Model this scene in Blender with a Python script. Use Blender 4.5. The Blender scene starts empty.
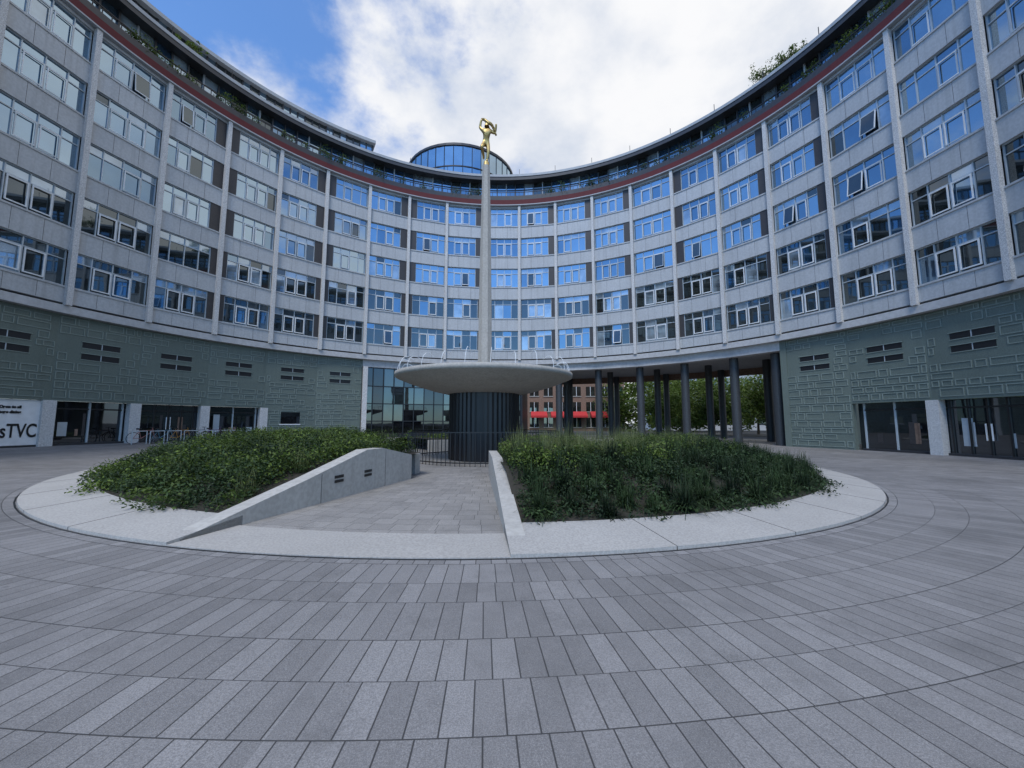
import bpy, bmesh, math, random
import numpy as np
from mathutils import Vector, Matrix
random.seed(7); np.random.seed(7)
R=23.0; CX,CY=-1.1,15.8; NB=39; B=360.0/NB
CAMH=1.4; AMAX=13*B+B/2
RK=11.55; RI=10.65
def g(x): return -0.0095*(max(-40,min(40,x))+1.1)
def gv(x): return -0.0095*(np.clip(x,-40,40)+1.1)
def col(o): bpy.context.scene.collection.objects.link(o); return o
def empty(name,loc=(0,0,0)):
    e=bpy.data.objects.new(name,None); e.location=loc; e.empty_display_size=.3; return col(e)
# ---------------- materials
def M(name):
    m=bpy.data.materials.new(name); m.use_nodes=True; nt=m.node_tree
    return m,nt,nt.nodes['Principled BSDF']
def N(nt,t,**k):
    n=nt.nodes.new(t)
    for a,v in k.items(): setattr(n,a,v)
    return n
def mathn(nt,op,a,b=None,c=None):
    n=nt.nodes.new('ShaderNodeMath'); n.operation=op
    for i,v in enumerate((a,b,c)):
        if v is None: continue
        if isinstance(v,(int,float)): n.inputs[i].default_value=v
        else: nt.links.new(v,n.inputs[i])
    return n.outputs[0]
def mixc(nt,f,a,b,mode='MIX'):
    n=nt.nodes.new('ShaderNodeMix'); n.data_type='RGBA'; n.blend_type=mode
    for s,v in ((n.inputs[0],f),(n.inputs[6],a),(n.inputs[7],b)):
        if isinstance(v,(int,float)): s.default_value=v
        elif isinstance(v,tuple): s.default_value=(v[0],v[1],v[2],1)
        else: nt.links.new(v,s)
    return n.outputs[2]
def ramp(nt,src,p0,p1):
    n=nt.nodes.new('ShaderNodeMapRange'); n.interpolation_type='SMOOTHSTEP'
    nt.links.new(src,n.inputs[0]); n.inputs[1].default_value=p0; n.inputs[2].default_value=p1
    return n.outputs[0]
def noise(nt,scale,detail=4,vec=None,rough=.55):
    n=nt.nodes.new('ShaderNodeTexNoise'); n.inputs['Scale'].default_value=scale
    n.inputs['Detail'].default_value=detail; n.inputs['Roughness'].default_value=rough
    if vec is None:
        g_=nt.nodes.new('ShaderNodeNewGeometry'); vec=g_.outputs['Position']
    nt.links.new(vec,n.inputs['Vector']); return n.outputs['Fac']
def stone(name,c1,c2,fine=60,coarse=.6,rough=.8,streak=0.0,bump=.1):
    m,nt,b=M(name)
    f=ramp(nt,noise(nt,fine,2),.35,.65)
    cc=ramp(nt,noise(nt,coarse,5),.3,.7)
    c=mixc(nt,f,c1,c2)
    c=mixc(nt,mathn(nt,'MULTIPLY',cc,.22),c,(c1[0]*.55,c1[1]*.55,c1[2]*.55))
    if streak>0:
        geo=N(nt,'ShaderNodeNewGeometry'); mp=N(nt,'ShaderNodeMapping'); mp.inputs['Scale'].default_value=(3,3,.15)
        nt.links.new(geo.outputs['Position'],mp.inputs['Vector'])
        s=ramp(nt,noise(nt,1.6,4,mp.outputs[0]),.45,.8)
        c=mixc(nt,mathn(nt,'MULTIPLY',s,streak),c,(c1[0]*.4,c1[1]*.4,c1[2]*.38))
    nt.links.new(c,b.inputs['Base Color']); b.inputs['Roughness'].default_value=rough
    if bump:
        bp=N(nt,'ShaderNodeBump'); bp.inputs['Strength'].default_value=bump; bp.inputs['Distance'].default_value=.01
        nt.links.new(f,bp.inputs['Height']); nt.links.new(bp.outputs[0],b.inputs['Normal'])
    return m
def plain(name,c,rough=.6,metal=0,var=.12):
    m,nt,b=M(name)
    f=ramp(nt,noise(nt,3,4),.3,.7)
    nt.links.new(mixc(nt,f,c,tuple(x*(1-var) for x in c)),b.inputs['Base Color'])
    b.inputs['Roughness'].default_value=rough; b.inputs['Metallic'].default_value=metal
    return m
def glass(name,base,tint,f0,rough=.02):
    m,nt,b=M(name); nt.nodes.remove(b); out=nt.nodes['Material Output']
    d=N(nt,'ShaderNodeBsdfDiffuse')
    n1=ramp(nt,noise(nt,.8,2),.35,.7)
    nt.links.new(mixc(nt,n1,base,tuple(x*.35 for x in base)),d.inputs[0])
    gl=N(nt,'ShaderNodeBsdfGlossy'); gl.inputs[0].default_value=(*tint,1); gl.inputs['Roughness'].default_value=rough
    bp=N(nt,'ShaderNodeBump'); bp.inputs['Strength'].default_value=.05; bp.inputs['Distance'].default_value=.02
    nt.links.new(noise(nt,1.2,1),bp.inputs['Height']); nt.links.new(bp.outputs[0],gl.inputs['Normal'])
    lw=N(nt,'ShaderNodeLayerWeight'); lw.inputs[0].default_value=.35
    fac=mathn(nt,'MULTIPLY_ADD',lw.outputs['Fresnel'],1-f0,f0)
    mx=N(nt,'ShaderNodeMixShader'); nt.links.new(fac,mx.inputs[0]); nt.links.new(d.outputs[0],mx.inputs[1]); nt.links.new(gl.outputs[0],mx.inputs[2])
    nt.links.new(mx.outputs[0],out.inputs[0]); return m
m_rib=stone('rib_terrazzo',(.70,.685,.66),(.40,.39,.38),28,.5,.75,.15)
m_span=stone('spandrel_panel',(.48,.49,.495),(.42,.43,.435),9,.35,.55,.3,.03)
m_soff=stone('soffit',(.50,.495,.49),(.43,.425,.42),4,.4,.8)
m_green=stone('green_mosaic',(.155,.19,.163),(.105,.133,.114),35,.5,.6,.2)
m_green2=stone('green_mosaic_raised',(.25,.295,.26),(.18,.215,.19),35,.5,.55,.15)
m_red=plain('red_fascia',(.10,.008,.010),.75)
m_dark=plain('dark_panel',(.035,.035,.038),.45)
m_darkmos=stone('dark_mosaic',(.055,.05,.05),(.03,.027,.027),30,.8,.5)
m_frame=plain('aluminium_frame',(.46,.51,.54),.4,.2)
m_white=plain('white_frame',(.74,.75,.75),.5)
m_blk=plain('black_metal',(.012,.012,.013),.4)
m_roof=plain('roof_fascia',(.36,.37,.38),.5)
m_conc=stone('concrete',(.46,.44,.40),(.39,.37,.335),12,.9,.85,.2)
m_bowl=stone('bowl_concrete',(.44,.41,.365),(.37,.345,.305),14,1.2,.85,.25)
m_kerb=stone('kerb_stone',(.42,.40,.37),(.33,.315,.29),40,.8,.85)
m_colm=stone('column_mosaic',(.06,.065,.07),(.03,.034,.038),30,1,.5)
m_g1=glass('glass_blue',(.04,.08,.12),(.62,.80,.94),.43)
m_g1b=glass('glass_blue_deep',(.02,.05,.09),(.55,.76,.95),.30)
m_g2=glass('glass_dark',(.022,.028,.028),(.75,.85,.90),.10)
m_g3=glass('glass_blind',(.28,.34,.38),(.72,.84,.95),.3)
m_g4=glass('shop_glass',(.012,.013,.015),(.8,.88,.95),.04)
m_gold,nt_,b_=M('gold_leaf'); b_.inputs['Metallic'].default_value=1; b_.inputs['Roughness'].default_value=.45
nt_.links.new(mixc(nt_,noise(nt_,6,4),(.66,.49,.22),(.38,.26,.09)),b_.inputs['Base Color'])
m_soil=plain('soil',(.035,.03,.02),.95)
m_brick=stone('brick',(.27,.18,.13),(.20,.125,.09),6,.5,.9)
m_awn=plain('red_awning',(.50,.03,.03),.7)
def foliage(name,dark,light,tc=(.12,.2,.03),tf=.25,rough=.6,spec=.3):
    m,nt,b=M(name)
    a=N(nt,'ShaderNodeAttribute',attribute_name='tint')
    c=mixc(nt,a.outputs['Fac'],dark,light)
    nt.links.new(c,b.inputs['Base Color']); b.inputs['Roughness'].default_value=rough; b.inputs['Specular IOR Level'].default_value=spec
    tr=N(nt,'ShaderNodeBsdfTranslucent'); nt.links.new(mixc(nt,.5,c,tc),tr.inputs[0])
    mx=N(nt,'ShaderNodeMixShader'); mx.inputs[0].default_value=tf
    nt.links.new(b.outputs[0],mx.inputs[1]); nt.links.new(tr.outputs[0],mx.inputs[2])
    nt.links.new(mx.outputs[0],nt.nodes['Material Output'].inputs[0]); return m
m_leaf=foliage('leaf_green',(.016,.034,.007),(.17,.235,.04))
m_leafd=foliage('leaf_dark',(.008,.020,.007),(.048,.085,.022),(.05,.09,.02),.12)
m_grass=foliage('grass_blade',(.005,.012,.005),(.042,.072,.022),(.04,.07,.02),.10,.65,.25)
m_grassL=foliage('grass_feathery',(.05,.07,.02),(.25,.27,.11))
m_bark=stone('bark',(.09,.065,.045),(.05,.036,.026),8,2,.95)

def pavers(name,cA,cB,w,tw,joint,bands=True):
    m,nt,b=M(name)
    geo=N(nt,'ShaderNodeNewGeometry'); sp=N(nt,'ShaderNodeSeparateXYZ'); nt.links.new(geo.outputs['Position'],sp.inputs[0])
    x=mathn(nt,'SUBTRACT',sp.outputs[0],CX); y=mathn(nt,'SUBTRACT',sp.outputs[1],CY)
    r=mathn(nt,'SQRT',mathn(nt,'ADD',mathn(nt,'MULTIPLY',x,x),mathn(nt,'MULTIPLY',y,y)))
    a=mathn(nt,'ARCTAN2',x,y)
    rw=mathn(nt,'DIVIDE',r,w)
    if bands: rw=mathn(nt,'ADD',rw,mathn(nt,'MULTIPLY',mathn(nt,'SINE',mathn(nt,'MULTIPLY',rw,2.3)),.11))
    ring=mathn(nt,'FLOOR',rw); fr=mathn(nt,'FRACT',rw)
    n=mathn(nt,'ROUND',mathn(nt,'MULTIPLY',mathn(nt,'ADD',ring,.5),2*math.pi*w/tw))
    wn0=N(nt,'ShaderNodeTexWhiteNoise',noise_dimensions='1D'); nt.links.new(ring,wn0.inputs['W'])
    ta=mathn(nt,'ADD',mathn(nt,'MULTIPLY',mathn(nt,'DIVIDE',a,2*math.pi),n),mathn(nt,'MULTIPLY',wn0.outputs['Value'],9))
    tile=mathn(nt,'FLOOR',ta); ft=mathn(nt,'FRACT',ta)
    e1=mathn(nt,'MULTIPLY',mathn(nt,'MINIMUM',fr,mathn(nt,'SUBTRACT',1,fr)),w)
    e2=mathn(nt,'MULTIPLY',mathn(nt,'MINIMUM',ft,mathn(nt,'SUBTRACT',1,ft)),tw)
    j=mathn(nt,'MULTIPLY',ramp(nt,e1,joint*.2,joint*.65),ramp(nt,e2,joint*.25,joint*.7))
    cv=N(nt,'ShaderNodeCombineXYZ'); nt.links.new(ring,cv.inputs[0]); nt.links.new(tile,cv.inputs[1])
    wn=N(nt,'ShaderNodeTexWhiteNoise',noise_dimensions='3D'); nt.links.new(cv.outputs[0],wn.inputs['Vector'])
    tone=mathn(nt,'MULTIPLY_ADD',wn.outputs['Value'],.7,0)
    if bands:
        tone=mathn(nt,'ADD',tone,mathn(nt,'MULTIPLY',wn0.outputs['Value'],.3))
    c=mixc(nt,tone,cA,cB)
    s1=ramp(nt,noise(nt,110,3,rough=.7),.42,.58)
    s2=ramp(nt,noise(nt,230,2,rough=.7),.55,.62)
    c=mixc(nt,mathn(nt,'MULTIPLY',s1,.42),c,(.085,.083,.082))
    c=mixc(nt,mathn(nt,'MULTIPLY',s2,.38),c,(.46,.45,.43))
    st=ramp(nt,noise(nt,.30,7,rough=.7),.44,.68)
    c=mixc(nt,mathn(nt,'MULTIPLY',st,.42),c,(.075,.073,.071))
    st2=ramp(nt,noise(nt,1.9,7,rough=.75),.48,.72)
    c=mixc(nt,mathn(nt,'MULTIPLY',st2,.32),c,(.07,.068,.065))
    vo=N(nt,'ShaderNodeTexVoronoi'); vo.inputs['Scale'].default_value=1.7; nt.links.new(geo.outputs['Position'],vo.inputs['Vector'])
    sp_=ramp(nt,vo.outputs['Distance'],.045,.02)
    c=mixc(nt,mathn(nt,'MULTIPLY',sp_,.4),c,(.06,.06,.06))
    c=mixc(nt,j,(.045,.043,.042),c)
    nt.links.new(c,b.inputs['Base Color']); b.inputs['Roughness'].default_value=.66
    bp=N(nt,'ShaderNodeBump'); bp.inputs['Strength'].default_value=.5; bp.inputs['Distance'].default_value=.006
    nt.links.new(mathn(nt,'ADD',j,mathn(nt,'MULTIPLY',s1,.12)),bp.inputs['Height']); nt.links.new(bp.outputs[0],b.inputs['Normal'])
    return m
m_pave=pavers('granite_pavers',(.165,.157,.153),(.30,.287,.28),.45,.155,.008)
m_pave2=pavers('path_pavers',(.26,.243,.222),(.36,.338,.31),.30,.30,.006,False)
m_asph=plain('asphalt',(.06,.06,.06),.9)

# ---------------- mesh builder
class MB:
    def __init__(s): s.v=[];s.f=[];s.m=[];s.mats=[]
    def mi(s,m):
        if m not in s.mats: s.mats.append(m)
        return s.mats.index(m)
    def poly(s,pts,mat):
        k=len(s.v); s.v+= [tuple(p) for p in pts]; s.f.append(tuple(range(k,k+len(pts)))); s.m.append(s.mi(mat))
    def hexa(s,p,mat):
        k=len(s.v); s.v+=[tuple(q) for q in p]; mi=s.mi(mat)
        for q in ((0,3,2,1),(4,5,6,7),(0,1,5,4),(1,2,6,5),(2,3,7,6),(3,0,4,7)):
            s.f.append(tuple(k+i for i in q)); s.m.append(mi)
    def box(s,x0,x1,y0,y1,z0,z1,mat):
        s.hexa([(x0,y0,z0),(x1,y0,z0),(x1,y1,z0),(x0,y1,z0),(x0,y0,z1),(x1,y0,z1),(x1,y1,z1),(x0,y1,z1)],mat)
    def rbox(s,th,t0,t1,n0,n1,z0,z1,mat):
        P=lambda t,n,z:RP(th,t,n,z)
        s.hexa([P(t0,n0,z0),P(t1,n0,z0),P(t1,n1,z0),P(t0,n1,z0),P(t0,n0,z1),P(t1,n0,z1),P(t1,n1,z1),P(t0,n1,z1)],mat)
    def arc(s,a0,a1,n,r0,r1,zf0,zf1,mat):
        F=lambda zf,x,y,r: zf(x,y,r) if callable(zf) else zf
        ring=[]
        for i in range(n+1):
            a=math.radians(a0+(a1-a0)*i/n); q=[]
            for r in (r0,r1):
                x=CX+r*math.sin(a); y=CY+r*math.cos(a)
                q.append((x,y,F(zf0,x,y,r))); q.append((x,y,F(zf1,x,y,r)))
            ring.append(q)
        for i in range(n):
            a,b=ring[i],ring[i+1]
            s.hexa([a[0],b[0],b[2],a[2],a[1],b[1],b[3],a[3]],mat)
    def cyl(s,x,y,z0,z1,r0,r1,mat,n=16,rib=0):
        a=[];b=[]
        for i in range(n):
            t=2*math.pi*i/n; k=1-(rib if i%2 else 0)
            a.append((x+r0*k*math.cos(t),y+r0*k*math.sin(t),z0)); b.append((x+r1*k*math.cos(t),y+r1*k*math.sin(t),z1))
        k=len(s.v); s.v+=a+b; mi=s.mi(mat)
        for i in range(n):
            j=(i+1)%n; s.f.append((k+i,k+j,k+n+j,k+n+i)); s.m.append(mi)
        s.f.append(tuple(k+n+i for i in range(n))); s.m.append(mi)
        s.f.append(tuple(k+i for i in reversed(range(n)))); s.m.append(mi)
    def tube(s,p,q,r0,r1,mat,n=6):
        p=Vector(p);q=Vector(q);d=(q-p)
        if d.length<1e-5: return
        d.normalize(); u=d.orthogonal().normalized(); w=d.cross(u)
        k=len(s.v); mi=s.mi(mat)
        for c,r in ((p,r0),(q,r1)):
            for i in range(n):
                t=2*math.pi*i/n; s.v.append(tuple(c+u*math.cos(t)*r+w*math.sin(t)*r))
        for i in range(n):
            j=(i+1)%n; s.f.append((k+i,k+j,k+n+j,k+n+i)); s.m.append(mi)
        s.f.append(tuple(k+n+i for i in range(n))); s.m.append(mi)
    def lathe(s,x,y,prof,mat,n=64):
        k=len(s.v); mi=s.mi(mat)
        for r,z in prof:
            for i in range(n):
                t=2*math.pi*i/n; s.v.append((x+r*math.cos(t),y+r*math.sin(t),z))
        for a in range(len(prof)-1):
            for i in range(n):
                j=(i+1)%n; s.f.append((k+a*n+i,k+a*n+j,k+(a+1)*n+j,k+(a+1)*n+i)); s.m.append(mi)
    def obj(s,name,parent=None,smooth=False):
        me=bpy.data.meshes.new(name); me.from_pydata(s.v,[],s.f)
        for m in s.mats: me.materials.append(m)
        me.polygons.foreach_set('material_index',s.m)
        if smooth: me.polygons.foreach_set('use_smooth',[True]*len(s.f))
        me.update(); o=bpy.data.objects.new(name,me); col(o)
        if parent: o.parent=parent
        return o
def RP(th,t,n,z,R_=R):
    a=math.radians(th); return (CX+math.sin(a)*(R_-n)+math.cos(a)*t, CY+math.cos(a)*(R_-n)-math.sin(a)*t, z)

bld=empty('ring_office_building')
ZF=7.75; ZC=[9.65+3.23*k for k in range(5)]; WH=.98; ZR=23.72
hw=R*math.tan(math.radians(B/2))
ribs=MB(); spans=MB(); win=MB(); glz=MB(); cas=MB()
rnd=random.Random(3)
for i in range(-13,14):
    th=i*B; pth=th+B/2
    ribs.rbox(pth,-.13,.13,-.10,.16,ZF-.12,ZR,m_rib)
    if i==-13: ribs.rbox(th-B/2,-.13,.13,-.10,.16,ZF-.12,ZR,m_rib)
    zb=[ZF]+[z+WH for z in ZC]; zt=[z-WH for z in ZC]+[ZR]
    for a,b in zip(zb,zt):
        spans.rbox(th,-hw,hw,-.5,0,a,b,m_span)
        if b-a>.8:
            spans.rbox(th,-hw+.13,hw-.13,0,.05,b-.10,b-.002,m_span)
            for t in (-.62,.62): spans.rbox(th,t-.007,t+.007,0,.003,a+.02,b-.12,m_darkmos)
    spans.rbox(th,-hw,hw,-.6,-.36,ZF,ZR,m_dark)
    side=rnd.choice([-1,1,-1,1,0])
    near=abs(th)>66
    for k,z in enumerate(ZC):
        T0,T1=-hw+.13,hw-.13
        if side and not near:
            pw=.62 if k>=2 else .38
            if side<0: spans.rbox(th,T0-.1,T0+pw,-.3,-.05,z-WH,z+WH,m_darkmos); T0+=pw
            else: spans.rbox(th,T1-pw,T1+.1,-.3,-.05,z-WH,z+WH,m_darkmos); T1-=pw
        z0,z1=z-WH,z+WH; W=T1-T0; n0,n1=-.22,-.12
        fw=.05
        win.rbox(th,T0,T1,n0,n1,z0,z0+fw,m_frame); win.rbox(th,T0,T1,n0,n1,z1-fw,z1,m_frame)
        ts=[T0,T0+.23*W,T0+.5*W,T0+.77*W,T1]
        for q,t in enumerate(ts):
            c=min(max(t,T0+fw/2),T1-fw/2)
            win.rbox(th,c-fw/2,c+fw/2,n0,n1+.003,z0+fw,z1-fw,m_frame)
        ztr=z1-.55
        win.rbox(th,T0+fw,T1-fw,n0,n1-.004,ztr,ztr+fw,m_frame)
        u0=rnd.random(); dim=rnd.random()<.25
        for q in range(4):
            for (a,b) in ((z0+fw,ztr),(ztr+fw,z1-fw)):
                u=rnd.random()
                if k>=2: mt=(m_g1b if dim or u>.82 else m_g1) if u<.91 else (m_g3 if u<.96 else m_g2)
                else: mt=m_g2 if u<.74 else (m_g1b if u<.86 else m_g3)  # lower rows: reflection of an unbuilt dark facade put into the glass colour
                if u0<.2 and b>ztr+.1 and rnd.random()<.8: mt=m_g3
                j=[rnd.uniform(-.005,.005) for _ in range(4)]
                glz.poly([RP(th,ts[q],-.18+j[0],a),RP(th,ts[q+1],-.18+j[1],a),RP(th,ts[q+1],-.18+j[2],b),RP(th,ts[q],-.18+j[0]-j[1]+j[2],b)],mt)
        for q in (1,2):
            a,b=ts[q]+.06,ts[q+1]-.06; za,zc_=z0+.13,ztr-.03
            if rnd.random()<.12: continue
            op=rnd.random(); ang=0 if op<.9 else rnd.uniform(.08,.22)
            bw=.06 if k<2 else .05
            def cp(t,zz,dn):
                h=zc_-zz; return RP(th,t,-.10+h*math.sin(ang)+dn*math.cos(ang),zc_-h*math.cos(ang)+dn*math.sin(ang))
            fm=m_white if k<2 else m_frame
            for (ta,tb,ya,yb) in ((a,b,za,za+bw),(a,b,zc_-bw,zc_),(a,a+bw,za+bw,zc_-bw),(b-bw,b,za+bw,zc_-bw)):
                cas.hexa([cp(ta,ya,0),cp(tb,ya,0),cp(tb,ya,.04),cp(ta,ya,.04),cp(ta,yb,0),cp(tb,yb,0),cp(tb,yb,.04),cp(ta,yb,.04)],m_white if (k<2 or rnd.random()<.5) else m_frame)
            if ang>0: cas.poly([cp(a+bw,za+bw,.02),cp(b-bw,za+bw,.02),cp(b-bw,zc_-bw,.02),cp(a+bw,zc_-bw,.02)],m_g2)
ribs.obj('facade_ribs',bld); spans.obj('spandrels',bld); win.obj('window_frames',bld); glz.obj('window_glass',bld); cas.obj('casements',bld)
# top
top=MB(); A0,A1=-AMAX,AMAX
top.arc(A0,A1,120,R-.26,R+1.0,ZR+.01,ZR+.10,m_roof)
top.arc(A0,A1,120,R-.24,R-.1,ZR+.101,ZR+.60,m_red)
top.arc(A0,A1,120,R-.22,R-.12,ZR+.601,ZR+1.05,m_dark)
top.arc(A0,A1,120,R-.099,R+1.6,ZR+.101,ZR+.30,m_roof)
top.arc(A0,A1,120,R+.25,R+14,27.2,27.45,m_roof)
top.arc(A0,A1,120,R+.3,R+14,26.85,27.199,m_dark)
for i in range(-54,55):
    th=i*B/4; w=(R+1.1)*math.tan(math.radians(B/8))
    if abs(th)>AMAX: continue
    j=rnd.uniform(-.006,.006); r0=-1.1
    top.poly([RP(th,-w,r0+j,24.2),RP(th,w,r0-j,24.2),RP(th,w,r0-j,26.85),RP(th,-w,r0+j,26.85)],rnd.choice([m_g1,m_g1b,m_g1b,m_g2,m_g3]))
    top.rbox(th+B/8,-.05,.05,-1.25,-.98,24.1,26.85,m_dark if i%4 else m_roof)
    top.rbox(th,-w,w,-1.2,-1.06,26.1,26.2,m_dark)
    for q in (0,1):
        top.rbox(th+q*B/8,-.02,.02,.12,.16,ZR+1.05,ZR+1.42,m_blk)
    if i%4==2: top.rbox(th,-.02,.02,-.28,-.25,27.45,28.0,m_blk)
top.arc(A0,A1,120,R-.19,R-.13,ZR+1.42,ZR+1.47,m_blk)
top.arc(-AMAX,-31,110,R+2.6,R+10,27.46,29.7,m_dark)
top.arc(-AMAX,-30.5,110,R+2.1,R+10.2,29.7,30.0,m_roof)
for i in range(66):
    th=-31-i*1.4; top.rbox(th,-.06,.06,-2.65,-2.5,27.46,29.7,m_dark)
    w=.26; top.poly([RP(th-.7,-w,-2.55,27.5),RP(th-.7,w,-2.55,27.5),RP(th-.7,w,-2.55,29.7),RP(th-.7,-w,-2.55,29.7)],rnd.choice([m_g1,m_g2,m_g2]))
top.arc(25,AMAX,100,R+4.2,R+10,27.46,28.8,m_dark)
top.arc(A0,A1,120,R+13.7,R+14,6.5,26.84,m_brick)
for sgn in (-1,1): top.rbox(sgn*AMAX,-.1,.1,-14,-.62,7.2,26.84,m_span)
top.obj('penthouse_and_roof',bld)
dr=MB(); dx,dy=-6.3,46.2; RD=6.4
for i in range(40):
    a0=2*math.pi*i/40;a1=2*math.pi*(i+1)/40
    for zz in ((27.6,28.9),(29.0,31.3)):
        dr.poly([(dx+RD*math.cos(a0),dy+RD*math.sin(a0),zz[0]),(dx+RD*math.cos(a1),dy+RD*math.sin(a1),zz[0]),(dx+RD*math.cos(a1),dy+RD*math.sin(a1),zz[1]),(dx+RD*math.cos(a0),dy+RD*math.sin(a0),zz[1])],m_g1)
    dr.tube((dx+(RD+.02)*math.cos(a0),dy+(RD+.02)*math.sin(a0),27.5),(dx+(RD+.02)*math.cos(a0),dy+(RD+.02)*math.sin(a0),31.3),.04,.04,m_blk,5)
dr.cyl(dx,dy,28.9,29.0,RD+.06,RD+.06,m_blk,48)
dr.cyl(dx,dy,31.3,31.55,RD+.12,RD+.12,m_dark,48)
dr.obj('glass_drum',bld)
# lower wall
low=MB()
low.arc(A0,A1,120,R-.02,R+13.7,7.2,ZF-.125,m_soff)
RW=.36
bays={}
for i in range(-13,14):
    if i<=-6 or i>=8: bays[i]='shop'
    elif i in(-5,-4): bays[i]='wall'
    elif -3<=i<=0: bays[i]='lobby'
    elif 1<=i<=6: bays[i]='open'
    elif i==7: bays[i]='wall'
relief=MB()
hwW=(R+RW)*math.tan(math.radians(B/2))
for i,kind in bays.items():
    th=i*B; gx=g(RP(th,0,-RW,0)[0])
    if kind in('shop','wall'):
        low.rbox(th,-hwW,hwW,-RW-.4,-RW,-.8 if kind=='wall' else 2.6,7.2,m_green)
        z=(2.62 if kind=='shop' else gx)+.08
        while z<6.95:
            h=rnd.choice([.40,.46,.52]); t=-hwW+.03-rnd.uniform(0,.5)
            while t<hwW-.1:
                w=rnd.choice([.55,.8,1.1,1.4]); ta=max(t,-hwW+.02)+.05; tb=min(t+w,hwW-.02)-.05
                slot=(z-.1<5.95 and z+h+.1>4.85) and tb>-1.0 and ta<1.0
                if tb-ta>.2 and rnd.random()<.93 and not slot:
                    za,zb_=z+.045,min(z+h-.045,7.1); e=.045; d=.03
                    relief.rbox(th,ta,tb,-RW,-RW+d,za,za+e,m_green2); relief.rbox(th,ta,tb,-RW,-RW+d,zb_-e,zb_,m_green2)
                    relief.rbox(th,ta,ta+e,-RW,-RW+d,za+e,zb_-e,m_green2); relief.rbox(th,tb-e,tb,-RW,-RW+d,za+e,zb_-e,m_green2)
                    if tb-ta>.7 and rnd.random()<.5:
                        m_=ta+(tb-ta)*rnd.uniform(.3,.7); relief.rbox(th,m_,m_+e,-RW,-RW+d,za+e,zb_-e,m_green2)
                t+=w
            z+=h
        for zs in (5.08,5.72):
            low.rbox(th,-.85,.85,-RW-.02,-RW+.004,zs-.16,zs+.16,m_blk)
            low.rbox(th,-.88,.88,-RW,-RW+.03,zs-.20,zs-.16,m_green2)
            low.rbox(th,-.9,.9,-RW,-RW+.05,zs+.16,zs+.2,m_green2)
            low.rbox(th,-.02,.02,-RW,-RW+.02,zs-.16,zs+.16,m_frame)
    if kind=='shop':
        low.rbox(th+B/2,-.27,.27,-RW-.5,-RW-.02,-.5,2.6,m_rib)
        low.rbox(th,-hwW,hwW,-RW-.6,-RW-.5,-.5,2.6,m_g4)
        low.rbox(th,-hwW+.2,hwW-.2,-RW-.5,-RW-.3,gx-.1,gx+.12,m_dark)
        ns=[-1.45,-.75,-.02,.7,1.4] if i%2 else [-1.55,-.02,1.5]
        for t in ns: low.rbox(th,t-.035,t+.035,-RW-.5,-RW-.42,gx+.12,2.6,m_blk if i%2 else m_frame)
        low.rbox(th,-hwW+.2,hwW-.2,-RW-.5,-RW-.44,2.15,2.23,m_blk)
        for q in range(3):
            t=rnd.uniform(-1.3,1.0); low.rbox(th,t,t+rnd.uniform(.1,.45),-RW-.5,-RW-.495,gx+.5,gx+rnd.uniform(.8,1.9),rnd.choice([m_darkmos,m_frame,m_brick,m_dark]))
        if i%2: 
            for t in (-.12,.09): low.rbox(th,t-.015,t+.015,-RW-.42,-RW-.36,gx+.8,gx+1.6,m_white)
    if kind=='wall' and i==-5:
        low.rbox(th,-.7,.7,-RW-.02,-RW+.045,1.35,2.3,m_g4)
        low.rbox(th,-.78,.78,-RW,-RW+.06,1.27,1.35,m_white)
    if kind in('lobby','open'):
        low.rbox(th,-hwW,hwW,-1.2,-.3,6.55,7.2,m_soff)
    if kind=='lobby':
        for q in range(4):
            a=-hwW+q*hwW/2; b=a+hwW/2
            zz=[gx-.1,1.6,3.2,4.8,6.55]
            for k in range(4):
                j=rnd.uniform(-.01,.01)
                low.poly([RP(th,a,-RW+j,zz[k]),RP(th,b,-RW-j,zz[k]),RP(th,b,-RW-j,zz[k+1]),RP(th,a,-RW+j,zz[k+1])],rnd.choice([m_g2,m_g4,m_g4,m_g2]) if k>0 else m_g4)
            low.rbox(th,a-.04,a+.04,-RW-.05,-RW+.12,-.3,6.55,m_blk)
        for z in (1.6,3.2,4.8,6.5): low.rbox(th,-hwW,hwW,-RW-.05,-RW+.08,z-.04,z+.04,m_blk)
        if i==-3: low.rbox(th-B/2,-.0,.4,-RW-.3,-RW+.3,-.3,6.55,m_rib)
low.rbox(B*.5,-.2,.2,-14,-1.2,-.5,7.2,m_dark)
low.rbox(B*6.5,-.2,.2,-14,-RW,-.8,7.2,m_green)
for k in range(2,7):
    th=B*(k-.5)
    for rr,rad in ((24.3,.33),(31.5,.33),(36.2,.33)):
        x,y,_=RP(th,0,R-rr,0); low.cyl(x,y,-.6,7.2,rad,rad,m_colm,24)
x,y,_=RP(B*6.5-2.2,0,-1.3,0); low.cyl(x,y,-.6,7.2,.33,.33,m_colm,24)
low.obj('ground_floor',bld); relief.obj('relief_panels',bld)

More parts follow.
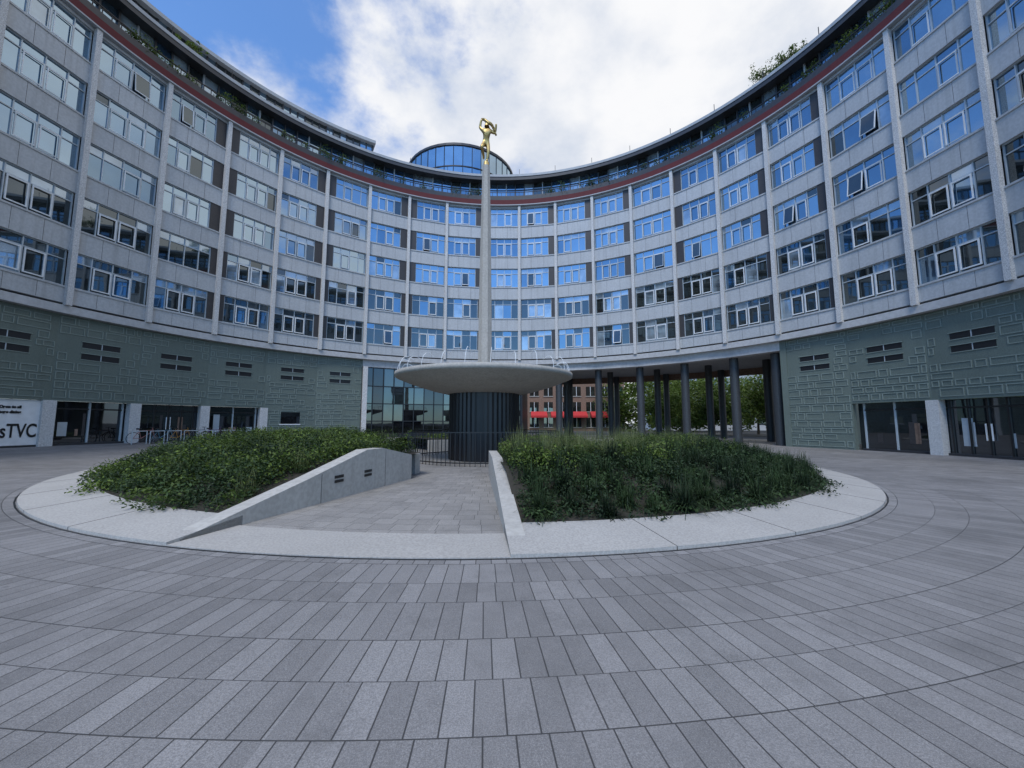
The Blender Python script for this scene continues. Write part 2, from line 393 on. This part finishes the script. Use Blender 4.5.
# ---------------- ground
gb=MB()
xs=[-2500,-40,40,2500]
for a,b in zip(xs[:-1],xs[1:]):
    gb.poly([(a,-2500,g(a)-.06),(b,-2500,g(b)-.06),(b,2500,g(b)-.06),(a,2500,g(a)-.06)],m_asph)
gb.obj('ground')
pv=MB(); nseg=96
pts=[(CX+37.5*math.sin(2*math.pi*i/nseg),CY+37.5*math.cos(2*math.pi*i/nseg)) for i in range(nseg)]
pv.poly([(x,y,g(x)) for x,y in reversed(pts)],m_pave); pv.obj('courtyard_paving')
A_L=180+14.0; A_R=180-5.4
G=lambda o:(lambda x,y,r:g(x)+o)
pathm=MB(); pathm.arc(A_R,A_L,10,4.75,RI,G(-.02),G(.006),m_pave2)
pathm.arc(0,360,90,1.2,4.75,G(-.02),G(.004),m_pave2)
pathm.obj('garden_path')
kb=MB()
kf=lambda x,y,r: g(x)+(.04 if r>11 else .13)
segs=[(A_L,A_L+103),(A_R-105,A_R),(-38,38)]
for a,b in segs: 
    kb.arc(a,b,60,RI-.05,RK,G(-.1),kf,m_kerb)
    n=int((b-a)/9)
    for i in range(1,n):
        aa=a+(b-a)*i/n; kb.arc(aa-.02,aa+.02,1,RI-.04,RK+.002,G(-.1),lambda x,y,r:kf(x,y,r)+.002,m_darkmos)
kb.arc(A_R,A_L,14,RI,RK,G(-.1),G(.012),m_kerb)
kb.arc(0,360,120,RK+.02,RK+.04,G(-.05),G(.006),m_blk)
for a,b in segs: kb.arc(a+(4 if a==A_L else 0),b-(4 if b==A_R else 0),50,4.8,5.05,G(-.1),G(.55),m_conc)
kb.obj('planter_kerb')
def radwall(az,prof,th0,th1):
    w=MB(); a=math.radians(az); d=(math.sin(a),math.cos(a)); t=(math.cos(a),-math.sin(a))
    def P(r,s,z): 
        x=CX+d[0]*r+t[0]*s; y=CY+d[1]*r+t[1]*s; return (x,y,g(x)+z)
    for (r0,h0),(r1,h1) in zip(prof[:-1],prof[1:]):
        w.hexa([P(r0,th0,-.1),P(r1,th0,-.1),P(r1,th1,-.1),P(r0,th1,-.1),P(r0,th0,h0),P(r1,th0,h1),P(r1,th1,h1),P(r0,th1,h0)],m_conc)
    return w,P
w,P=radwall(A_L,[(11.4,.03),(9.4,.46),(7.8,.84),(7.2,.84),(5.9,.60)],0,.26)
for r in (7.75,8.65):
    for dz in (0,.08):
        w.hexa([P(r-.12,.0,.30+dz),P(r+.12,.0,.30+dz),P(r+.12,-.012,.30+dz),P(r-.12,-.012,.30+dz),P(r-.12,.0,.35+dz),P(r+.12,.0,.35+dz),P(r+.12,-.012,.35+dz),P(r-.12,-.012,.35+dz)],m_blk)
for r in (9.1,7.1):
    h={9.1:.50,7.1:.80}[r]
    w.hexa([P(r-.004,0,0),P(r+.004,0,0),P(r+.004,-.003,0),P(r-.004,-.003,0),P(r-.004,0,h),P(r+.004,0,h),P(r+.004,-.003,h),P(r-.004,-.003,h)],m_darkmos)
w.obj('garden_wall')
w,P=radwall(A_R,[(11.5,.02),(9.2,.36),(7.0,.66),(4.9,.66)],0,-.22); w.obj('garden_wall')

# ---------------- foliage
def npmesh(name,V,F,mats,tint,parent=None):
    me=bpy.data.meshes.new(name); me.from_pydata(V.tolist(),[],F.tolist())
    for m in mats: me.materials.append(m)
    a=me.attributes.new('tint','FLOAT','POINT'); a.data.foreach_set('value',np.asarray(tint,dtype=np.float32))
    me.update(); o=bpy.data.objects.new(name,me); col(o)
    if parent: o.parent=parent
    return o
def leaves(C,size,tint,up=.5):
    n=len(C); C=np.asarray(C)
    nrm=np.random.normal(size=(n,3)); nrm[:,2]=np.abs(nrm[:,2])+up; nrm/=np.linalg.norm(nrm,axis=1)[:,None]
    ra=np.random.normal(size=(n,3)); u=np.cross(nrm,ra); u/=np.linalg.norm(u,axis=1)[:,None]; v=np.cross(nrm,u)
    s=(size*np.random.uniform(.5,1.35,n))[:,None]
    V=np.stack([C-u*s,C-v*s*.5+nrm*s*.15,C+u*s,C+v*s*.5+nrm*s*.15],1).reshape(-1,3)
    F=np.arange(n*4).reshape(n,4); return V,F,np.repeat(tint,4)
def mound(r,az):
    e=np.clip((10.7-r)/2.6,0,1); e=e*e*(3-2*e); return .12+.50*e
def shrubbery(azr,rr,n,nl,size,hscale=1,hb=(.18,.5),seed=1,wall=None,rb=(.25,.6)):
    rs=np.random.RandomState(seed); Cs=[];T=[]
    for k in range(n):
        az=rs.uniform(*azr); r=math.sqrt(rs.uniform(rr[0]**2,rr[1]**2))
        x=CX+r*math.sin(math.radians(az)); y=CY+r*math.cos(math.radians(az))
        R_=rs.uniform(*rb); H=rs.uniform(*hb); base=g(x)+mound(r,az)*hscale
        if r>9.9: H*=.65; R_*=.8
        m=int(nl*R_*R_/.2)
        p=rs.normal(size=(m,3)); p/=np.linalg.norm(p,axis=1)[:,None]; p*=rs.uniform(.5,1.12,m)[:,None]
        p[:,2]=np.abs(p[:,2])
        q=np.column_stack([x+p[:,0]*R_,y+p[:,1]*R_,base+p[:,2]*H])
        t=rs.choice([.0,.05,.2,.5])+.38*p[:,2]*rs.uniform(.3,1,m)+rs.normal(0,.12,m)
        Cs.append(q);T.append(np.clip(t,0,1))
    C=np.concatenate(Cs);T=np.concatenate(T)
    rad=np.hypot(C[:,0]-CX,C[:,1]-CY); k=rad<10.95+rs.normal(0,.1,len(rad))
    if wall is not None:
        a=math.radians(wall[0]); s=(C[:,0]-CX)*math.cos(a)-(C[:,1]-CY)*math.sin(a)
        k&=(s*wall[1]>wall[2])
    return leaves(C[k],size,T[k])
def bed_soil(mb,a,b):
    n=40;m=8
    for i in range(n):
        for j in range(m):
            q=[]
            for (u,v) in ((i,j),(i+1,j),(i+1,j+1),(i,j+1)):
                az=a+(b-a)*u/n; r=5.0+(RI-.03-5.0)*v/m; x=CX+r*math.sin(math.radians(az)); y=CY+r*math.cos(math.radians(az))
                q.append((x,y,g(x)+min(float(mound(r,az))-.02,.60)))
            mb.poly(q,m_soil)
sb=MB()
for a,b in segs: bed_soil(sb,a+1.2 if a==A_L else a,b-1.2 if b==A_R else b)
sb.obj('planting_soil')
WL=(A_L,1,.28); WR=(A_R,-1,.24)
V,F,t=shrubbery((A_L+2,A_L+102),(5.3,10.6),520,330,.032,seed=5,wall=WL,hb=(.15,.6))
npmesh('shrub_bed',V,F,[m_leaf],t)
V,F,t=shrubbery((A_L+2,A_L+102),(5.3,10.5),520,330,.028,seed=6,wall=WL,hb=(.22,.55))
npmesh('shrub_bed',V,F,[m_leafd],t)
def blades(C,nb,L,Wd,tint,rs,droop=.9,out=.75):
    n=len(C); tot=n*nb
    cc=np.repeat(C,nb,axis=0); LL=np.repeat(L,nb)*rs.uniform(.55,1.15,tot)
    a=rs.uniform(0,2*math.pi,tot); lean=rs.uniform(.1,1.0,tot)
    off=rs.normal(0,.06,(tot,2))
    d=np.column_stack([np.cos(a),np.sin(a),np.zeros(tot)]); s=np.column_stack([-np.sin(a),np.cos(a),np.zeros(tot)])
    rows=[]
    for j,u in enumerate((0,.35,.7,1.0)):
        h=LL*(u*(1.05-.35*lean)-droop*lean*u*u*.55); o=LL*lean*(u**1.4)*out
        p=cc+d*o[:,None]; p[:,2]+=h; p[:,:2]+=off
        w=Wd*(1-u*.85)
        rows.append(p-s*w); rows.append(p+s*w)
    V=np.stack(rows,1).reshape(-1,3)
    base=np.arange(tot)*8
    F=np.concatenate([np.column_stack([base+2*j,base+2*j+1,base+2*j+3,base+2*j+2]) for j in range(3)])
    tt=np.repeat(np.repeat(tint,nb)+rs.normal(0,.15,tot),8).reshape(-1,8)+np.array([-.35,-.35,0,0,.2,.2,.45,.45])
    return V,F,np.clip(tt.reshape(-1),0,1)
rs=np.random.RandomState(11)
def clumps(az0,az1,r0,r1,n,wall=None,mind=.0):
    out=[]
    for _ in range(n*12):
        if len(out)>=n: break
        az=math.radians(rs.uniform(az0,az1)); r=math.sqrt(rs.uniform(r0**2,r1**2))
        x=CX+r*math.sin(az); y=CY+r*math.cos(az)
        if wall:
            a=math.radians(wall[0]); s=(x-CX)*math.cos(a)-(y-CY)*math.sin(a)
            if s*wall[1]<wall[2]: continue
        if mind and any((x-p[0])**2+(y-p[1])**2<mind*mind for p in out): continue
        out.append((x,y,g(x)+float(mound(r,0))-.03))
    return np.array(out)
C=clumps(A_R-102,A_R,7.4,10.48,230,(A_R,-1,.45),.42)
C[:,2]+=rs.uniform(-.10,.06,len(C))
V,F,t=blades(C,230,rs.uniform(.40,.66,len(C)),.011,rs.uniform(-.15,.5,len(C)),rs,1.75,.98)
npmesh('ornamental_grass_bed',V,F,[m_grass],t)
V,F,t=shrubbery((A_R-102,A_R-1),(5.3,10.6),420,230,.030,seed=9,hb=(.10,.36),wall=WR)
npmesh('shrub_bed',V,F,[m_leafd],t)
C=np.concatenate([clumps(A_R-30,A_R-1,5.3,8.2,34,(A_R,-1,.4),.3),clumps(A_R-100,A_R-25,5.3,8.0,22,None,.4)])
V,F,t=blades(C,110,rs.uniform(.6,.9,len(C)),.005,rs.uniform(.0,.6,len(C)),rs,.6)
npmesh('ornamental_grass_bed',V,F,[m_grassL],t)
C=clumps(A_L+1,A_L+100,5.3,10.0,60,(A_L,1,.6),.5)
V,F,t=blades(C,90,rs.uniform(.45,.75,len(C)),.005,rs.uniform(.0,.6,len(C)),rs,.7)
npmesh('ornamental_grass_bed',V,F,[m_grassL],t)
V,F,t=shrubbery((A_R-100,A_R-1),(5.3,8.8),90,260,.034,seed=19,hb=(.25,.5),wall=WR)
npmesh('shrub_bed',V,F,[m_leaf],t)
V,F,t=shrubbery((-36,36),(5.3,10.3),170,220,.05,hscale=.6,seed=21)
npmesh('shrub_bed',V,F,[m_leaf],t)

def tree(name,x,y,z,H,cr,seed,nl=6500,trunk=.22,leaf=.22):
    rs=np.random.RandomState(seed); e=empty(name,(x,y,z)); t=MB()
    th=H*.28
    t.tube((0,0,-.3),(.1,.05,th),trunk,trunk*.6,m_bark,9)
    cl=[]
    for k in range(20):
        a=rs.uniform(0,6.28); el=rs.uniform(-.15,1.3); L=cr*rs.uniform(.55,1.0)
        p0=Vector((.1,.05,th*rs.uniform(.75,1))); p1=p0+Vector((math.cos(a)*math.cos(el)*L,math.sin(a)*math.cos(el)*L,math.sin(el)*L*(H-th)/cr*.8))
        t.tube(p0,(p0+p1)/2+Vector((0,0,.3)),trunk*.4,trunk*.25,m_bark,6); t.tube((p0+p1)/2+Vector((0,0,.3)),p1,trunk*.25,.03,m_bark,5)
        cl.append((p1,cr*rs.uniform(.28,.45))); cl.append(((p0+p1)/2+Vector((rs.normal(0,.4),rs.normal(0,.4),.5)),cr*rs.uniform(.2,.35)))
    t.obj('trunk',e)
    Cs=[];T=[]
    for c,r in cl:
        m=int(nl/len(cl)); p=rs.normal(size=(m,3)); p/=np.linalg.norm(p,axis=1)[:,None]; p*=(rs.uniform(.3,1.1,m))[:,None]*r; p[:,2]*=.75
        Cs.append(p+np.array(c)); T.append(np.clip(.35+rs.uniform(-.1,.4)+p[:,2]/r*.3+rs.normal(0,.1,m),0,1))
    V,F,tt=leaves(np.concatenate(Cs),leaf,np.concatenate(T)); npmesh('crown',V,F,[m_leaf],tt,parent=e)
    return e
for k,(x,y,H,cr) in enumerate([(23,62,11,5),(29,57,10,5),(36,54,11,5.5),(43,50,11,5.5),(50,46,12,5.5),(30,70,13,6),(41,66,13,6),(52,60,13,6),(60,52,12,6),(66,62,13,6)]):
    tree('plane_tree',x,y,g(x)-.05,H,cr,30+k)
rs2=np.random.RandomState(77); Cs=[];T=[]
for k in range(170):
    x=rs2.uniform(20,110); y=rs2.uniform(78,96)-max(0,x-50)*.35; r=rs2.uniform(1.5,3.6); z=rs2.uniform(1.5,10)
    m=230; p=rs2.normal(size=(m,3)); p/=np.linalg.norm(p,axis=1)[:,None]; p*=rs2.uniform(.4,1.1,m)[:,None]*r
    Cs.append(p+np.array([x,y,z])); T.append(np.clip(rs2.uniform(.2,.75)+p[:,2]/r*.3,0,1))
V,F,tt=leaves(np.concatenate(Cs),.42,np.concatenate(T)); npmesh('distant_trees',V,F,[m_leaf],tt)
def roofplant(th,r,z,s,seed):
    x,y,_=RP(th,0,R-r,0); tree('roof_shrub',x,y,z,s*1.5,s*.7,seed,nl=900,trunk=.05,leaf=.07)
for k,(th,r,s) in enumerate([(59,R+1.3,1.4),(61,R+1.8,1.5),(63,R+1.2,1.2),(65,R+1.3,.9),(-66,R+1.0,.8)]):
    roofplant(th,r,27.45,s,60+k)
# terrace planting: low shrubs spilling over the parapet
rs3=np.random.RandomState(5); Cs=[];T=[]
for k in range(95):
    th=rs3.uniform(-100,100)
    if rs3.rand()<.5: th=rs3.choice([-72,-60,-48,-40,-20,-8,14,27,44,52,66,78])+rs3.uniform(-2.5,2.5)
    r_=rs3.uniform(.25,.55); x,y,_=RP(th,0,-.12+rs3.uniform(-.1,.1),0); z=24.85+rs3.uniform(-.05,.5)
    m=150; p=rs3.normal(size=(m,3)); p/=np.linalg.norm(p,axis=1)[:,None]; p*=rs3.uniform(.3,1.15,m)[:,None]*r_
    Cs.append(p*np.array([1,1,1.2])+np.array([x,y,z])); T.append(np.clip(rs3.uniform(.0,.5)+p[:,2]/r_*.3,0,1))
V,F,tt=leaves(np.concatenate(Cs),.065,np.concatenate(T)); npmesh('terrace_planting',V,F,[m_leaf],tt,parent=bld)
bb=empty('brick_office_building'); q=MB()
x0,x1,y0,z1=3,24,84,17
q.box(x0,x1,y0,y0+14,-.6,z1,m_brick)
for fl in range(5):
    for c in range(7):
        xx=x0+.8+c*3.0; zz=.6+fl*3.3
        q.box(xx,xx+1.9,y0-.02,y0+.05,zz,zz+2.0,m_g2); q.box(xx-.1,xx+2.0,y0-.14,y0-.021,zz-.15,zz-.01,m_conc); q.box(xx+.9,xx+1,y0-.07,y0-.021,zz,zz+2,m_white)
for c in range(4): 
    xx=x0+1+c*4.2
    q.hexa([(xx,y0-1.8,2.6),(xx+3.4,y0-1.8,2.6),(xx+3.4,y0-.15,3.0),(xx,y0-.15,3.0),(xx,y0-1.8,3.0),(xx+3.4,y0-1.8,3.0),(xx+3.4,y0-.15,3.9),(xx,y0-.15,3.9)],m_awn)
q.obj('walls_windows',bb)
bb=empty('distant_apartment_block'); q=MB(); q.box(42,120,105,125,-.6,22,m_span)
for fl in range(6):
    for c in range(24): q.box(43+c*3.2,45+c*3.2,104.95,105.1,1+fl*3.4,3+fl*3.4,m_g2)
q.obj('walls_windows',bb)

# ---------------- fountain
ft=empty('statue_fountain'); f=MB(); gz=g(CX)
f.cyl(CX,CY,gz-.05,2.68,1.40,1.40,m_blk,96,rib=.02)
f.obj('ribbed_drum',ft)
f=MB(); f.lathe(CX,CY,[(0.5,2.50),(1.5,2.55),(2.0,2.66),(2.8,2.90),(3.42,3.14),(3.5,3.18),(3.5,3.32),(3.4,3.34),(3.3,3.26),(2.2,3.1),(.3,3.0)],m_bowl,96); o=f.obj('concrete_bowl',ft,True)
f=MB(); rr_=random.Random(5)
for i in range(26):
    a=2*math.pi*i/26; c,s=math.cos(a),math.sin(a); r=3.40; hh=rr_.uniform(.45,.62)
    for j in range(5):
        u0,u1=j/5,(j+1)/5
        pf=lambda u:(CX+c*(r-.5*u*u)-s*.08*u,CY+s*(r-.5*u*u)+c*.08*u,3.30+hh*math.sin(u*2.2))
        f.tube(pf(u0),pf(u1),.009,.009,m_white,4)
f.obj('water_spouts',ft)
f=MB()
def sq(z,w,d): return [(CX-w,CY-d*.3,z),(CX-w*.45,CY-d,z),(CX+w*.45,CY-d,z),(CX+w,CY-d*.3,z),(CX+w,CY+d*.3,z),(CX+w*.45,CY+d,z),(CX-w*.45,CY+d,z),(CX-w,CY+d*.3,z)]
lv=[sq(2.9,.28,.26),sq(6,.26,.24),sq(9,.215,.2),sq(12.3,.155,.15)]
for a,b in zip(lv[:-1],lv[1:]):
    for i in range(8):
        j=(i+1)%8; f.poly([a[i],a[j],b[j],b[i]],m_bowl)
f.poly(lv[-1],m_bowl)
f.cyl(CX,CY,12.3,12.5,.13,.10,m_gold,12)
f.obj('column',ft)
f=MB()
for i in range(110):
    a=2*math.pi*i/110; x=CX+2.95*math.cos(a); y=CY+2.95*math.sin(a)
    f.tube((x,y,gz),(x,y,gz+1.1),.014,.014,m_blk,4)
    a1=2*math.pi*(i+1)/110
    for z in (.12,1.1): f.tube((x,y,gz+z),(CX+2.95*math.cos(a1),CY+2.95*math.sin(a1),gz+z),.025,.025,m_blk,4)
f.obj('metal_railing')
def skin(name,pts,edges,rad,mat,parent,loc,scale,rot=0):
    me=bpy.data.meshes.new(name); me.from_pydata(pts,edges,[]); o=bpy.data.objects.new(name,me); col(o)
    o.modifiers.new('skin','SKIN'); sv=me.skin_vertices[0].data
    for i,r in enumerate(rad): sv[i].radius=(r,r)
    sv[0].use_root=True
    s=o.modifiers.new('sub','SUBSURF'); s.levels=2; s.render_levels=2
    me.materials.append(mat); o.location=loc; o.scale=(scale,)*3; o.rotation_euler[2]=rot; o.parent=parent
    return o
pts=[(-.02,0,.95),(-.01,-.05,1.1),(.02,-.12,1.28),(.04,-.14,1.45),(.05,-.17,1.54),(.03,-.22,1.64),(.01,-.25,1.76),
 (.22,-.12,1.44),(.40,-.10,1.34),(.46,-.22,1.60),(.46,-.26,1.70),
 (-.15,-.13,1.47),(-.30,-.10,1.64),(-.24,-.18,1.90),(-.18,-.20,1.98),
 (.07,0,.88),(.10,-.03,.50),(.03,.03,.08),(.03,-.12,.0),
 (-.11,0,.90),(-.20,-.22,.62),(-.13,.12,.36),(-.14,.18,.26)]
ed=[(0,1),(1,2),(2,3),(3,4),(4,5),(5,6),(3,7),(7,8),(8,9),(9,10),(3,11),(11,12),(12,13),(13,14),(0,15),(15,16),(16,17),(17,18),(0,19),(19,20),(20,21),(21,22)]
rd=[.14,.13,.18,.16,.07,.11,.08,.085,.07,.05,.045,.085,.07,.05,.045,.12,.085,.055,.04,.12,.085,.055,.04]
SC=.92
skin('gilded_figure',pts,ed,rd,m_gold,ft,(CX,CY,12.5),SC)
f=MB(); prev=None
for i in range(13):
    u=i/12; x=CX+SC*(-.2+.66*u); z=12.5+SC*(1.96-.72*u*u+.05*math.sin(u*10)); y=CY-.2+.06*math.sin(u*8)
    cur=(x,y,z)
    if prev: f.tube(prev,cur,.04+.03*math.sin(math.pi*u),.04+.03*math.sin(math.pi*u),m_gold,8)
    prev=cur
f.obj('mantle',ft,True)

sg=empty('hoarding_sign'); th=-9*B; f=MB(); gx=g(RP(th,0,-RW,0)[0])
f.rbox(th,-hwW+.15,hwW-.22,-RW-.3,-RW-.12,gx,2.58,m_white); f.rbox(th,-1.7,1.65,-RW-.12,-RW-.11,gx,gx+.1,m_dark)
f.obj('board',sg)
def text(s,size,t,z,al='RIGHT',sx=1):
    cu=bpy.data.curves.new('lettering','FONT'); cu.body=s; cu.size=size; cu.align_x=al; cu.extrude=.005; cu.offset=.014
    o=bpy.data.objects.new('lettering',cu); col(o); a=math.radians(th)
    p=RP(th,t,-RW-.10,z)
    o.matrix_world=Matrix(((math.cos(a)*sx,0,-math.sin(a),p[0]),(-math.sin(a)*sx,0,-math.cos(a),p[1]),(0,1,0,p[2]),(0,0,0,1)))
    cu.materials.append(m_blk); o.parent=sg
text('ThisisTVC',.95,1.58,.72,sx=.62)
for o_,(s_,z_) in enumerate((('Open to all',2.15),('homes shops dining',1.9))):
    text(s_,.17,.9,z_)
    bpy.data.curves[-1]

def bike(th,t,n,seed):
    e=empty('bicycle'); f=MB(); r_=random.Random(seed); cm=plain('bike_paint',(r_.uniform(.02,.4),r_.uniform(.02,.2),r_.uniform(.02,.3)),.35)
    bx,by,_=RP(th,t,n,0); z=g(bx)
    P=lambda u,v:RP(th,t+u,n,z+v)
    for c in (-.52,.52):
        for i in range(20):
            a0=6.2832*i/20;a1=6.2832*(i+1)/20
            f.tube(P(c+.33*math.cos(a0),.34+.33*math.sin(a0)),P(c+.33*math.cos(a1),.34+.33*math.sin(a1)),.018,.018,m_blk,5)
            if i%2==0: f.tube(P(c,.34),P(c+.33*math.cos(a0),.34+.33*math.sin(a0)),.003,.003,m_frame,3)
    for a,b in (((-.52,.34),(-.15,.32)),((-.15,.32),(-.28,.85)),((-.25,.75),(.38,.8)),((-.15,.32),(.4,.72)),((-.52,.34),(-.25,.75)),((.52,.34),(.36,.95))):
        f.tube(P(*a),P(*b),.018,.018,cm,6)
    q=RP(th,t+.36,n-.25,z+.97);q2=RP(th,t+.36,n+.25,z+.97); f.tube(q,q2,.014,.014,m_blk,5)
    f.tube(P(-.40,.88),P(-.16,.88),.05,.03,m_blk,6)
    f.obj('frame_and_wheels',e)
for k in range(6): bike(-7*B-5+k*2.4,0,1.0,k)
for k in range(7):
    st=MB(); th_=-7*B-6+k*2.3
    for u0,v0,u1,v1 in ((-.35,0,-.35,.75),(-.35,.75,.35,.75),(.35,.75,.35,0)):
        x,y,_=RP(th_,0,1.3,0); z=g(x); st.tube(RP(th_,u0,1.3,z+v0),RP(th_,u1,1.3,z+v1),.024,.024,m_frame,6)
    st.obj('bicycle_stand')

# ---------------- light
sc=bpy.context.scene
EL,AZ=56,195
sd=bpy.data.lights.new('sun','SUN'); sd.energy=2.5; sd.angle=math.radians(20); sd.color=(1,.97,.91)
so=bpy.data.objects.new('sun',sd); col(so)
el=math.radians(EL);az=math.radians(AZ)
dirv=Vector((math.sin(az)*math.cos(el),math.cos(az)*math.cos(el),math.sin(el)))
so.rotation_euler=dirv.to_track_quat('Z','Y').to_euler(); so.location=dirv*60
w=bpy.data.worlds.new('World'); sc.world=w; w.use_nodes=True; nt=w.node_tree; bg=nt.nodes['Background']
sky=N(nt,'ShaderNodeTexSky',sky_type='NISHITA'); sky.sun_disc=False; sky.sun_elevation=el; sky.sun_rotation=az; sky.dust_density=.2; sky.ozone_density=2.0
tc=N(nt,'ShaderNodeTexCoord'); sp=N(nt,'ShaderNodeSeparateXYZ'); nt.links.new(tc.outputs['Generated'],sp.inputs[0])
mp=N(nt,'ShaderNodeMapping'); mp.inputs['Scale'].default_value=(1,1,1.5); mp.inputs['Location'].default_value=(.35,.2,.1); nt.links.new(tc.outputs['Generated'],mp.inputs['Vector'])
n1=noise(nt,3.2,11,mp.outputs[0],.58)
bias=mathn(nt,'ADD',mathn(nt,'MULTIPLY',sp.outputs[0],.22),mathn(nt,'MULTIPLY',sp.outputs[1],.23))
cl=ramp(nt,mathn(nt,'ADD',n1,bias),.45,.65)
n2=ramp(nt,noise(nt,3.3,9,mp.outputs[0],.55),.30,.62)
cc=mixc(nt,n2,(4.5,5.0,5.9),(7.3,7.3,7.35))
skyb=mixc(nt,1.0,sky.outputs[0],(1.05,1.5,1.95),'MULTIPLY')
nt.links.new(mixc(nt,mathn(nt,'MULTIPLY_ADD',cl,.94,.03),skyb,cc),bg.inputs[0]); bg.inputs[1].default_value=.135
cd=bpy.data.cameras.new('camera'); cd.sensor_width=36; cd.lens=394/1024*36; cd.clip_end=6000; cd.clip_start=.05
co=bpy.data.objects.new('camera',cd); col(co); co.location=(0,0,CAMH); co.rotation_euler=(math.radians(90+5.7),0,0)
sc.camera=co
sc.view_settings.view_transform='Standard'; sc.view_settings.look='None'
